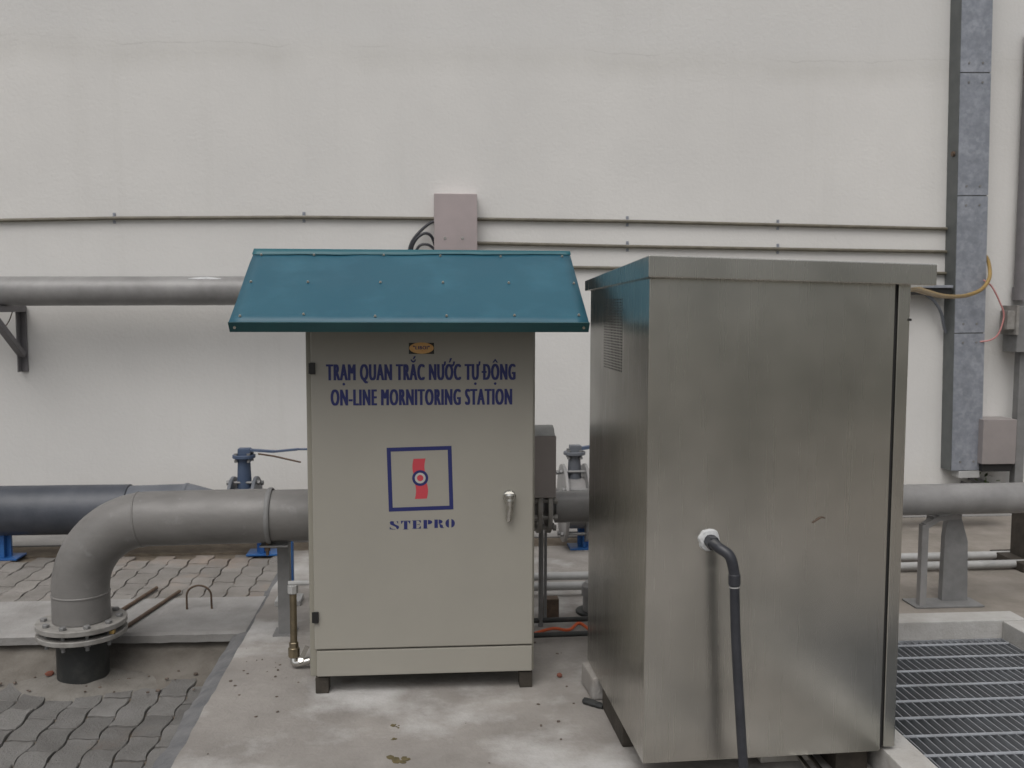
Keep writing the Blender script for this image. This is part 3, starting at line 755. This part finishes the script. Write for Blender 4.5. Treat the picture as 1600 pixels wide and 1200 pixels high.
# saddle support of the right-hand run
sp = thing('pipe_support', 'grey inverted U shaped stand with one wide leg under the right-hand pipe', 'support', (2.64, 4.70, .096))
q = MB(); q.prism([(2.66, .10), (2.80, .10), (2.79, .42), (2.745, .565), (2.68, .57), (2.665, .45)], 'y', 4.735, 4.775); obj('wide_leg', q, M['galv_dull'], sp)
q = MB(); q.box(2.50, 2.535, 4.66, 4.70, .10, .53, .002); q.bar((2.52, 4.68, .52), (2.60, 4.70, .56), .035, .03); obj('thin_leg', q, M['pipe_light'], sp)
q = MB(); q.bar((2.56, 4.70, .555), (2.74, 4.75, .555), .05, .025); obj('top_bar', q, M['pipe_light'], sp)
q = MB(); q.box(2.47, 2.84, 4.64, 4.79, .097, .106, .002); obj('base_plate', q, M['galv_dull'], sp)
# dark stub column at the right edge
dc = thing('stub_column', 'dark square column with a pale round cap at the right edge of the yard', 'column', (3.60, 5.40, .096))
q = MB(); q.box(3.51, 3.69, 5.32, 5.50, .10, .47, .006); obj('shaft', q, M['wood_dark'], dc)
q = MB(); q.box(3.43, 3.77, 5.24, 5.58, .097, .15, .006); obj('base', q, M['wood_dark'], dc)
q = MB(); q.cyl((3.60, 5.41, .471), (3.60, 5.41, .52), .11, 24, .008); obj('cap', q, M['timber'], dc)
# two white pipes low on the ground behind
for yy, lb, xa in ((5.50, 'rear one of two white pipes lying low along the ground behind the cabinets', .25), (5.30, 'front one of two white pipes lying low along the ground behind the cabinets', .22)):
    q = MB(); q.tube([(xa, yy, .06), (1.5, yy, .06), (1.62, yy, .13), (5.5, yy+.05, .13)], .024, 14)
    o = obj('ground_pipe', q, M['white'], None, True); tag(o, lb, 'pipe', 'white pipes along the ground')
q = MB(); q.box(.56, .66, 4.93, 5.0, 0, .10, .004); o = obj('small_block', q, M['rust'], None, True); tag(o, 'small brown block on the slab by the thin upright tubes', 'block')
for yy, lb in ((4.80, 'rear thin black pipe on the slab right of the cream cabinet'), (4.58, 'front thin black pipe on the slab right of the cream cabinet')):
    q = MB(); q.tube([(.1, yy-.02, .03), (.45, yy, .03), (1.2, yy+.02, .03)], .013, 10)
    o = obj('cable_pipe', q, M['hdpe'], None, True); tag(o, lb, 'pipe', 'thin black pipes on the slab')
q = MB(); q.tube(smooth([(.50, 4.66, .012), (.60, 4.72, .014), (.68, 4.70, .012), (.74, 4.745, .03), (.80, 4.67, .012), (.9, 4.69, .012)], 8), .008, 8)
o = obj('rope', q, M['orange'], None, True); tag(o, 'short orange rope on the slab between thin black pipes', 'rope')
sb = thing('pipe_stub', 'grey capped pipe stub standing on the slab behind the steel cabinet', 'pipe', (.86, 5.0, 0))
q = MB(); q.tube([(.86, 5.0, 0), (.86, 5.0, .10)], .062, 24); q.tube([(.86, 5.0, .10), (.86, 5.0, .15), (.86, 5.0, .17)], [.07, .068, .05], 24); obj('pipe', q, M['pipe_light'], sb)
q = MB(); q.cyl((.86, 5.0, 0.001), (.86, 5.0, .016), .10, 24, .003); obj('base', q, M['hdpe'], sb)

# ------------------------------------------------------------------ dark pipe along the wall with two valves
BY, BZ = 6.40, .311
dp = thing('dark_pipe', 'thick dark slate pipe low along the wall, at the left edge', 'pipe', (-2.5, BY, BZ))
q = MB(); q.tube([(-9, BY, BZ), (-2.0, BY, BZ), (-1.985, BY, BZ), (-1.98, BY, BZ)], [.161, .161, .161, .15], 40); obj('pipe', q, M['navy'], dp)
q = MB(); q.tube([(-1.982, BY, BZ), (-1.60, BY, BZ+.01), (-1.44, BY, BZ), (-1.34, BY, BZ)], [.152, .150, .115, .11], 40); obj('reducer', q, M['slate'], dp)
q = weld((-1.62, BY, BZ+.01), (1, 0, 0), .156, .012); obj('weld_seam', q, M['slate'], dp)
q = MB(); q.tube([(-1.16, BY, BZ), (4.0, BY, BZ)], .082, 28); obj('thin_pipe', q, M['slate'], dp)
for xx in (-2.78, -1.13, 1.02):
    q = MB(); q.box(xx-.04, xx+.04, BY-.012, BY+.012, .01, BZ-.08, .002); q.box(xx-.10, xx+.10, BY-.08, BY+.08, 0.0, .012, .002); q.box(xx-.012, xx+.012, BY-.05, BY+.05, .012, BZ-.08, .002)
    o = obj('pipe_stand', q, M['blue'], None, True)
    tag(o, {-2.78: 'blue steel stand under the thick dark pipe at the left edge', -1.13: 'blue steel stand under the wall pipe, seen below the large elbow pipe', 1.02: 'blue steel stand in the gap between the two cabinets'}[xx], 'stand', 'blue pipe stands')
def valve(xc, zc, r, mt_f, mt_s, lever, lb):
    v = thing('valve', lb, 'valve', (xc, BY, zc), 0, 'valves on the wall pipe')
    for s_ in (-1, 1):
        q = MB(); flange(q, (xc+s_*.075, BY, zc), (1, 0, 0), r, .022); obj('flange', q, mt_f, v)
    q = MB(); q.cyl((xc-.063, BY, zc), (xc+.063, BY, zc), r*.66, 28); obj('body', q, mt_f, v)
    bolts(v, M['galv_dull'], (xc, BY, zc), (1, 0, 0), r*.85, 8, .010, .215, .2)
    q = MB(); q.tube([(xc, BY, zc+r*.5), (xc, BY, zc+.30), (xc, BY, zc+.33)], [.05, .042, .055], 16); obj('stem', q, mt_s, v)
    q = MB(); q.cyl((xc, BY, zc+.33), (xc, BY, zc+.352), .075, 18, .003); q.box(xc-.035, xc+.045, BY-.035, BY+.035, zc+.3515, zc+.395, .005); obj('head', q, mt_s, v); bolts(v, M['galv_dull'], (xc, BY, zc+.335), (0, 0, 1), .058, 4, .007, .06, .7)
    if lever:
        q = MB(); q.bar((xc, BY, zc+.386), (xc+.20, BY-.03, zc+.375), .05, .012); q.bar((xc+.19, BY-.03, zc+.374), (xc+.36, BY-.05, zc+.392), .032, .014, bev=.003); q.bar((xc+.35, BY-.05, zc+.392), (xc+.55, BY-.07, zc+.394), .022, .012, bev=.003); obj('lever', q, M['blue_dark'], v)
        q = MB(); q.tube([(xc+.10, BY-.04, zc+.362), (xc+.20, BY-.06, zc+.35), (xc+.38, BY-.08, zc+.31)], .006, 8); obj('trigger', q, M['rust'], v)
    else:
        q = MB(); q.bar((xc, BY, zc+.365), (xc+.30, BY-.05, zc+.42), .05, .02); obj('lever', q, M['blue_dark'], v)
valve(-1.245, BZ, .205, M['slate'], M['blue_dark'], True, 'blue lever valve bolted between slate flanges, above the large elbow pipe')
valve(.955, BZ, .265, M['pipe_light'], M['slate'], False, 'blue topped valve with pale grey flanges, in the gap between the two cabinets')
pb = thing('blue_post', 'slim blue steel post on a pale foot just left of the cream cabinet', 'post', (-.80, 5.3, 0))
q = MB(); q.box(-.82, -.775, 5.28, 5.30, .03, .50, .002); q.box(-.782, -.775, 5.301, 5.33, .03, .50, .001); obj('post', q, M['blue'], pb)
q = MB(); q.box(-.87, -.73, 5.23, 5.37, 0, .03, .004); obj('foot', q, M['white'], pb)
# brass tap at the cabinet's side
bt = thing('standpipe', 'short brass standpipe with a tap at the lower left side of the cream cabinet', 'tap', (-.635, 4.32, 0))
q = MB(); q.tube([(-.635, 4.32, .06), (-.635, 4.32, .345)], .016, 14); obj('pipe', q, M['brass'], bt)
q = MB(); q.cyl((-.635, 4.32, .345), (-.635, 4.32, .385), .024, 8, .003); q.cyl((-.655, 4.32, .392), (-.56, 4.32, .392), .011, 10); obj('union', q, M['white'], bt)
q = MB(); q.cyl((-.635, 4.32, .05), (-.635, 4.32, .095), .026, 8, .003); q.cyl((-.635, 4.32, .09), (-.635, 4.32, .12), .021, 6, .002); obj('nut', q, M['brass'], bt)
q = MB(); q.tube(smooth([(-.635, 4.32, .05), (-.632, 4.31, .025), (-.60, 4.30, .03), (-.56, 4.30, .04)], 5), .016, 12); q.bar((-.60, 4.29, .05), (-.57, 4.285, .11), .02, .008, (0, 1, 0)); q.cyl((-.60, 4.30, .03), (-.60, 4.28, .05), .012, 8); obj('tap', q, M['chrome'], bt)

# ------------------------------------------------------------------ upper pipe on the wall and its bracket
upp = thing('upper_pipe', 'grey pipe high along the wall, entering behind the teal roof from the left', 'pipe', (-1.5, 6.8, 1.745))
q = MB(); pts = [(-9, 6.8, 1.70), (-.55, 6.8, 1.750)]
for k in range(1, 11):
    a = math.pi/2*k/10; pts.append((-.55+.2*math.sin(a), 6.8, 1.55+.2*math.cos(a)))
pts += [(-.35, 6.8, .45)]
q.tube(pts, .1, 36); obj('pipe', q, M['pipe_light'], upp)
q = MB(); flange(q, (-.35, 6.8, .46), (0, 0, 1), .16, .025); obj('flange', q, M['flange'], upp)
q = MB(); q.tube([(-.35, 6.8, 0), (-.35, 6.8, .45)], .09, 24); obj('drop_leg', q, M['pipe_light'], upp)
q = MB(); q.prism([(-1.72, -.02), (-1.58, .028), (-1.46, -.008), (-1.57, -.03)], 'y', -.001, .0)
q.bm.free()
q = MB()
for i in range(8):
    for j in range(3):
        def pp(u, v):
            x = -1.66 + .22*u; a = R(52 + 20*v*(1-abs(u-.5)*1.6))
            return (x, 6.8-math.cos(a)*.1012, 1.7435+math.sin(a)*.1012)
        q.poly([pp(i/8, j/3), pp((i+1)/8, j/3), pp((i+1)/8, (j+1)/3), pp(i/8, (j+1)/3)])
obj('paint_flake', q, M['sealant'], upp)
bk = thing('wall_bracket', 'grey triangular steel bracket on the wall under the upper pipe, left edge', 'bracket', (-2.9, 7.1, 1.4))
q = MB(); q.box(-2.925, -2.875, 7.085, 7.0995, 1.17, 1.635, .002); q.box(-2.925, -2.917, 7.03, 7.084, 1.17, 1.635, .001); obj('wall_plate', q, M['bracket'], bk)
q = MB(); q.box(-2.93, -2.87, 6.55, 7.084, 1.595, 1.637, .003); obj('arm', q, M['bracket'], bk)
q = MB(); q.bar((-2.9, 7.06, 1.29), (-2.9, 6.6, 1.585), .045, .04); obj('brace', q, M['bracket'], bk)
q = MB(); q.tube(smooth([(-2.90, 6.93, 1.60), (-2.93, 6.92, 1.52), (-3.0, 6.92, 1.45), (-3.15, 6.95, 1.40)], 6), .004, 6); o = obj('loose_wire', q, M['rust'], None, True); tag(o, 'thin brown loose wire hanging from the triangular wall bracket', 'wire')

# ------------------------------------------------------------------ wall conduits, junction box
def conduit(pts, lb, r=.0135):
    q = MB(); q.tube([(x, 7.10-.02, z) for x, z in pts], r, 10)
    o = obj('wall_conduit', q, M['conduit'], None, True); return tag(o, lb, 'conduit', 'conduits along the wall')
conduit([(-9, 2.10), (-3.03, 2.234), (-2.25, 2.257), (-.923, 2.277), (.012, 2.277)], 'dark conduit on the wall from the left edge to the steel junction box')
conduit([(.325, 2.277), (1.44, 2.271), (2.586, 2.256), (3.915, 2.238)], 'topmost conduit on the wall right of the steel junction box')
conduit([(.325, 2.103), (1.44, 2.087), (2.586, 2.077), (3.918, 2.065)], 'second conduit down the wall, right of the steel junction box')
conduit([(.30, 1.937), (1.04, 1.930), (2.0, 1.922), (3.92, 1.902)], 'lowest wall conduit, running just behind the top of the steel cabinet lid')
c0 = None
for x, z in ((-2.25, 2.257), (-.923, 2.277), (1.44, 2.271), (2.586, 2.256), (1.443, 2.087), (2.59, 2.077)):
    if c0 is None:
        q = MB(); prev = None
        for k in range(9):
            a = math.pi*k/8
            row = [q.bm.verts.new((xx, -.008-.0145*math.sin(a)*1.15, math.cos(a)*.0185)) for xx in (-.009, .009)]
            if prev: q.bm.faces.new((prev[0], row[0], row[1], prev[1]))
            prev = row
        q.box(-.010, .010, -.006, -.001, .018, .040); q.box(-.010, .010, -.006, -.001, -.034, -.018); q.cyl((0, -.006, .030), (0, -.010, .030), .005, 8)
        c0 = obj('pipe_clip', q, M['galv'], None, True); cc = c0
    else:
        cc = c0.copy(); COL.objects.link(cc)
    cc.location = (x, 7.1, z)
    tag(cc, {(-2.25, 2.257): 'small metal clip on the conduit left of the junction box, nearer the left edge', (-.923, 2.277): 'small metal clip on the left conduit above the left end of the teal roof',
             (1.44, 2.271): 'small metal clip on the topmost conduit above the left corner of the steel lid', (2.586, 2.256): 'small metal clip on the topmost conduit above the middle of the steel lid',
             (1.443, 2.087): 'small metal clip on the second conduit above the left corner of the steel lid', (2.59, 2.077): 'small metal clip on the second conduit above the middle of the steel lid'}[(x, z)], 'clip', 'conduit clips')
jb = thing('junction_box', 'pinkish stainless junction box on the wall above the teal roof', 'box', (.166, 7.1, 2.05))
q = MB(); q.box(.012, .322, 6.97, 7.099, 2.045, 2.447, .003); jbo = obj('housing', q, M['steel_box'], jb)
for xx in (.09, .215):
    q = MB(); q.cyl((xx, 6.97, 2.13), (xx, 6.965, 2.13), .010, 12); obj('screw', q, M['chrome'], jb)
q = MB(); q.tube(smooth([(.03, 7.06, 2.26), (-.02, 7.05, 2.24), (-.10, 7.04, 2.17), (-.155, 7.03, 2.09), (-.165, 7.03, 2.0), (-.1, 7.04, 1.93)], 6), .011, 10)
o = obj('cable_loop', q, M['rubber'], None, True); tag(o, 'outer black cable curving out of the junction box behind the teal roof ridge', 'cable', 'black cables at the junction box')
q = MB(); q.tube(smooth([(.02, 7.05, 2.08), (-.01, 7.03, 2.15), (-.06, 7.02, 2.165), (-.12, 7.02, 2.12), (-.15, 7.03, 2.04), (-.11, 7.03, 1.97)], 6), .011, 10)
o = obj('cable_loop', q, M['rubber'], None, True); tag(o, 'inner coiled black cable hugging the side of the junction box', 'cable', 'black cables at the junction box')
q = MB(); q.tube(smooth([(.02, 7.04, 2.05), (-.03, 7.03, 2.085), (-.09, 7.03, 2.08), (-.13, 7.03, 2.02)], 6), .010, 10)
o = obj('cable_loop', q, M['rubber'], None, True); tag(o, 'shortest black cable, lowest beside the junction box just above the roof ridge', 'cable', 'black cables at the junction box')

# ------------------------------------------------------------------ galvanized cable trunking and cables at the right
ct = thing('cable_trunking', 'tall galvanized cable trunking running up the wall at the right', 'trunking', (3.96, 7.1, .38))
TX0, TX1, TY = 3.865, 4.10, 6.95
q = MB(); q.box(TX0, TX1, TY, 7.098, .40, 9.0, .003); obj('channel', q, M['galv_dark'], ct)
zz = .40
for z0, z1 in ((.40, 1.45), (1.45, 2.475), (2.475, 3.372), (3.372, 4.4), (4.4, 5.4), (5.4, 6.4), (6.4, 7.4), (7.4, 8.4)):
    q = MB(); q.box(TX0+.004, TX1+.006, TY-.006, TY-.001, z0+.004, z1-.004, .0015); cv = obj('cover', q, M['galv'], ct)
    q = MB()
    for xx in (TX0+.07, TX1-.06):
        for z_ in (z0+.07, z1-.07): q.cyl((xx, TY-.006, z_), (xx, TY-.010, z_), .009, 8)
    obj('screw', q, M['galv_dull'], cv)
q = MB(); q.box(TX0+.06, TX1-.01, TY-.012, 7.05, .345, .399, .004); obj('foot_plate', q, M['white'], ct)
q = MB(); q.tube([(TX0-.001, 7.0, 2.79), (TX0-.016, 7.0, 2.79)], .02, 8); o = obj('bolt', q, M['rust'], ct)
q = MB(); pts = smooth([(1.58, 3.14, 1.708), (1.617, 3.2, 1.710), (1.917, 3.7, 1.716), (2.397, 4.5, 1.714), (3.207, 5.8, 1.712), (3.792, 6.6, 1.727), (4.04, 6.82, 1.775), (4.134, 6.88, 1.856), (4.176, 6.95, 1.944), (4.19, 7.02, 2.024), (4.17, 7.085, 2.06)], 8)
q.tube(pts, .014, 10); o = obj('cable', q, M['yellow_cable'], None, True); tag(o, 'thick yellow cable from the steel cabinet lid sweeping round the galvanized trunking', 'cable')
q = MB(); q.tube(smooth([(4.12, 6.93, 1.85), (4.17, 6.9, 1.80), (4.24, 6.9, 1.68), (4.275, 6.9, 1.58), (4.24, 6.9, 1.45), (4.19, 6.92, 1.40), (4.12, 6.95, 1.385)], 8), .006, 8); o = obj('cable', q, M['pink_cable'], None, True); tag(o, 'thin pink cable looping from the trunking to the small grey box', 'cable')
ta = thing('cable_tray', 'short dark tray reaching from the trunking towards the steel cabinet lid', 'tray', (3.68, 6.93, 1.79))
q = MB(); q.box(3.10, 3.895, 6.96, 7.09, 1.74, 1.79, .003); obj('tray', q, M['steel_dark'], ta)
q = MB(); q.box(3.10, 3.895, 6.945, 6.96, 1.79, 1.81, .002); obj('rim', q, M['galv'], ta)
q = MB(); q.tube(smooth([(3.70, 7.0, 1.75), (3.78, 7.0, 1.69), (3.85, 7.02, 1.60), (3.885, 7.04, 1.50), (3.91, 7.05, 1.45)], 6), .012, 8); o = obj('cable', q, M['slate'], None, True); tag(o, 'slate blue cable drooping from the dark tray to the side of the trunking', 'cable')
ct.location.x += .07; ct.rotation_euler = (0, -.018, 0)
eb = thing('switch_box', 'grey box on a thin post at the right edge, reached by the pink cable', 'box', (4.45, 6.95, .1))
q = MB(); q.box(4.36, 4.62, 6.86, 7.04, 1.31, 1.655, .004); obj('housing', q, M['galv_dull'], eb)
q = MB(); q.box(4.34, 4.36, 6.84, 7.04, 1.44, 1.66, .002); q.cyl((4.34, 6.9, 1.52), (4.29, 6.9, 1.52), .022, 10); q.box(4.28, 4.34, 6.86, 6.96, 1.48, 1.62, .004); obj('gland', q, M['flange'], eb)
q = MB(); q.box(4.43, 4.50, 6.92, 6.99, .10, 1.309, .003); obj('post', q, M['galv_dull'], eb)
lb_ = thing('terminal_box', 'pinkish grey metal box low on the wall, right of the trunking', 'box', (4.27, 7.0, .45))
q = MB(); q.box(4.14, 4.405, 6.88, 7.098, .46, .80, .004); obj('housing', q, M['box_grey'], lb_)
q = MB(); q.box(4.155, 4.39, 6.90, 7.09, .40, .459, .002); obj('underside', q, M['steel_dark'], lb_)
for (a, b, wd_, lb) in (((4.16, 7.07, .33), (4.62, 7.07, .13), .045, 'upper, thicker dark conduit sloping down the wall foot at the right edge'), ((4.10, 7.075, .29), (4.58, 7.075, .085), .018, 'lower, thinner dark conduit sloping down the wall foot at the right edge')):
    q = MB(); q.bar(a, b, .03, wd_); o = obj('sloping_conduit', q, M['bracket'], None, True); tag(o, lb, 'conduit', 'sloping conduits at the wall foot')
dpn = thing('downpipe', 'dark grey downpipe on the wall at the top right corner', 'pipe', (4.50, 7.03, 1.7))
q = MB(); q.tube([(4.50, 7.03, 1.72), (4.50, 7.03, 3.70)], .065, 20); obj('pipe', q, M['bracket'], dpn)
q = MB(); q.tube([(4.50, 7.03, 1.70), (4.50, 7.03, 1.80)], .075, 20); obj('socket', q, M['bracket'], dpn)
pln = MB()                                               # weed under the terminal box
for k in range(40):
    a = random.uniform(0, 6.28); rr = random.uniform(.01, .09); z_ = random.uniform(.11, .36); c = Vector((4.25+math.cos(a)*rr, 6.98+math.sin(a)*rr*.6, z_))
    d = Vector((random.uniform(-1, 1), random.uniform(-1, .4), random.uniform(-.3, .8))).normalized()*.05; s_ = d.cross(Vector((0, 0, 1))).normalized()*.014
    pln.poly([c, c+d*.5+s_, c+d, c+d*.5-s_])
pl_t = thing('weed', 'small green weed growing under the pinkish box low on the wall', 'plant', (4.25, 6.98, .10))
obj('leaves', pln, M['leaf'], pl_t)
q = MB(); 
for k in range(4): q.tube([(4.25+.01*k, 6.98, .10), (4.23+.02*k, 6.97, .34-.03*k)], .004, 6)
obj('stem', q, M['leaf'], pl_t)

# ------------------------------------------------------------------ small things on the ground
q = MB(); pts = [(-1.335, 5.22, 0)] + [(-1.27-.065*math.cos(math.pi*k/12), 5.22, .075+.055*math.sin(math.pi*k/12)) for k in range(13)] + [(-1.203, 5.22, 0)]
q.tube(pts, .0055, 8); o = obj('lifting_loop', q, M['rust'], None, True); tag(o, 'rusty bent rod loop sticking up from the concrete ledge', 'loop')
for (a, b, lb) in (((-1.70, 5.02, .012), (-1.60, 5.60, .012), 'upper left of two rusty rods lying on the ledge behind the flange'), ((-1.56, 4.92, .012), (-1.45, 5.52, .012), 'lower right of two rusty rods lying on the ledge behind the flange')):
    q = MB(); q.tube([a, b], .010, 8); o = obj('rebar_rod', q, M['rust'], None, True); tag(o, lb, 'rod', 'rusty rods on the ledge')
def blob(mb, c, r, fl=.6, seed=0):
    v = bmesh.ops.create_icosphere(mb.bm, subdivisions=1, radius=1)['verts']
    rot = Matrix.Rotation(random.uniform(0, 6.28), 3, 'Z')
    sx, sy = random.uniform(.7, 1.4), random.uniform(.7, 1.2)
    for x in v:
        n = 1+.3*noise.noise(x.co*1.7+Vector((seed, 0, 0)))
        x.co = rot @ Vector((x.co.x*sx*n*r, x.co.y*sy*n*r, x.co.z*fl*n*r)) + Vector(c)
gv = MB()
for k in range(48):
    t_ = random.random()
    if t_ < .55: x, y, z = random.gauss(-.76, .12), random.gauss(4.2, .22), .002
    elif t_ < .8: x, y, z = random.uniform(.35, .72), random.uniform(3.5, 4.6), .002
    else: x, y, z = random.uniform(-.85, .7), random.uniform(2.9, 4.6), .002
    if x < SX+.06: continue
    blob(gv, (x, y, z), random.uniform(.002, .0085), .5, k)
for k in range(40):
    x = random.uniform(-2.6, -1.1); y = 4.62+random.gauss(0, .09); blob(gv, (x, y, LZ+.012), random.uniform(.004, .013), .6, k)
struct('gravel', gv, M['pebble'], 'stuff')
for (x, y, z, r_, lb) in ((-1.86, 4.70, LZ+.03, .022, 'red brick chip left of the black foot of the elbow pipe'), (.555, 4.12, .008, .016, 'small red chip on the slab right of the cream cabinet')):
    q = MB(); blob(q, (0, 0, 0), r_, .6, 3); o = obj('brick_chip', q, M['brick'], None, True); o.location = (x, y, z); tag(o, lb, 'chip')
q = MB(); q.tube(smooth([(.615, 3.835, .008), (.635, 3.815, .012), (.66, 3.79, .012), (.688, 3.765, .010)], 5), [.004, .012, .016, .016, .016, .016, .016, .016, .016, .016, .014, .014, .014, .014, .012, .01], 8)
o = obj('rubber_strip', q, M['hdpe'], None, True); tag(o, 'short dark rubber strip on the slab by the steel cabinet corner', 'strip')

M['moss'] = mat('dry_moss', (.16, .125, .06), (.10, .085, .045), scale=40, rough=1, bump=.8, bscale=90)
for (x, y, r_, lb) in ((-.158, 3.67, .017, 'farther small brown dirt clump on the slab in front of the cream cabinet'), (-.154, 3.555, .010, 'tiny middle brown dirt clump on the slab in front of the cream cabinet'), (-.115, 3.375, .034, 'largest brown dirt clump, nearest the viewer on the slab in the foreground')):
    q = MB()
    for k in range(9): blob(q, (random.gauss(0, .5)*r_, random.gauss(0, .45)*r_, 0), r_*random.uniform(.3, .55), .22, k)
    o = obj('dirt_clump', q, M['moss'], None, True); o.location = (x, y, .001); tag(o, lb, 'dirt clump')
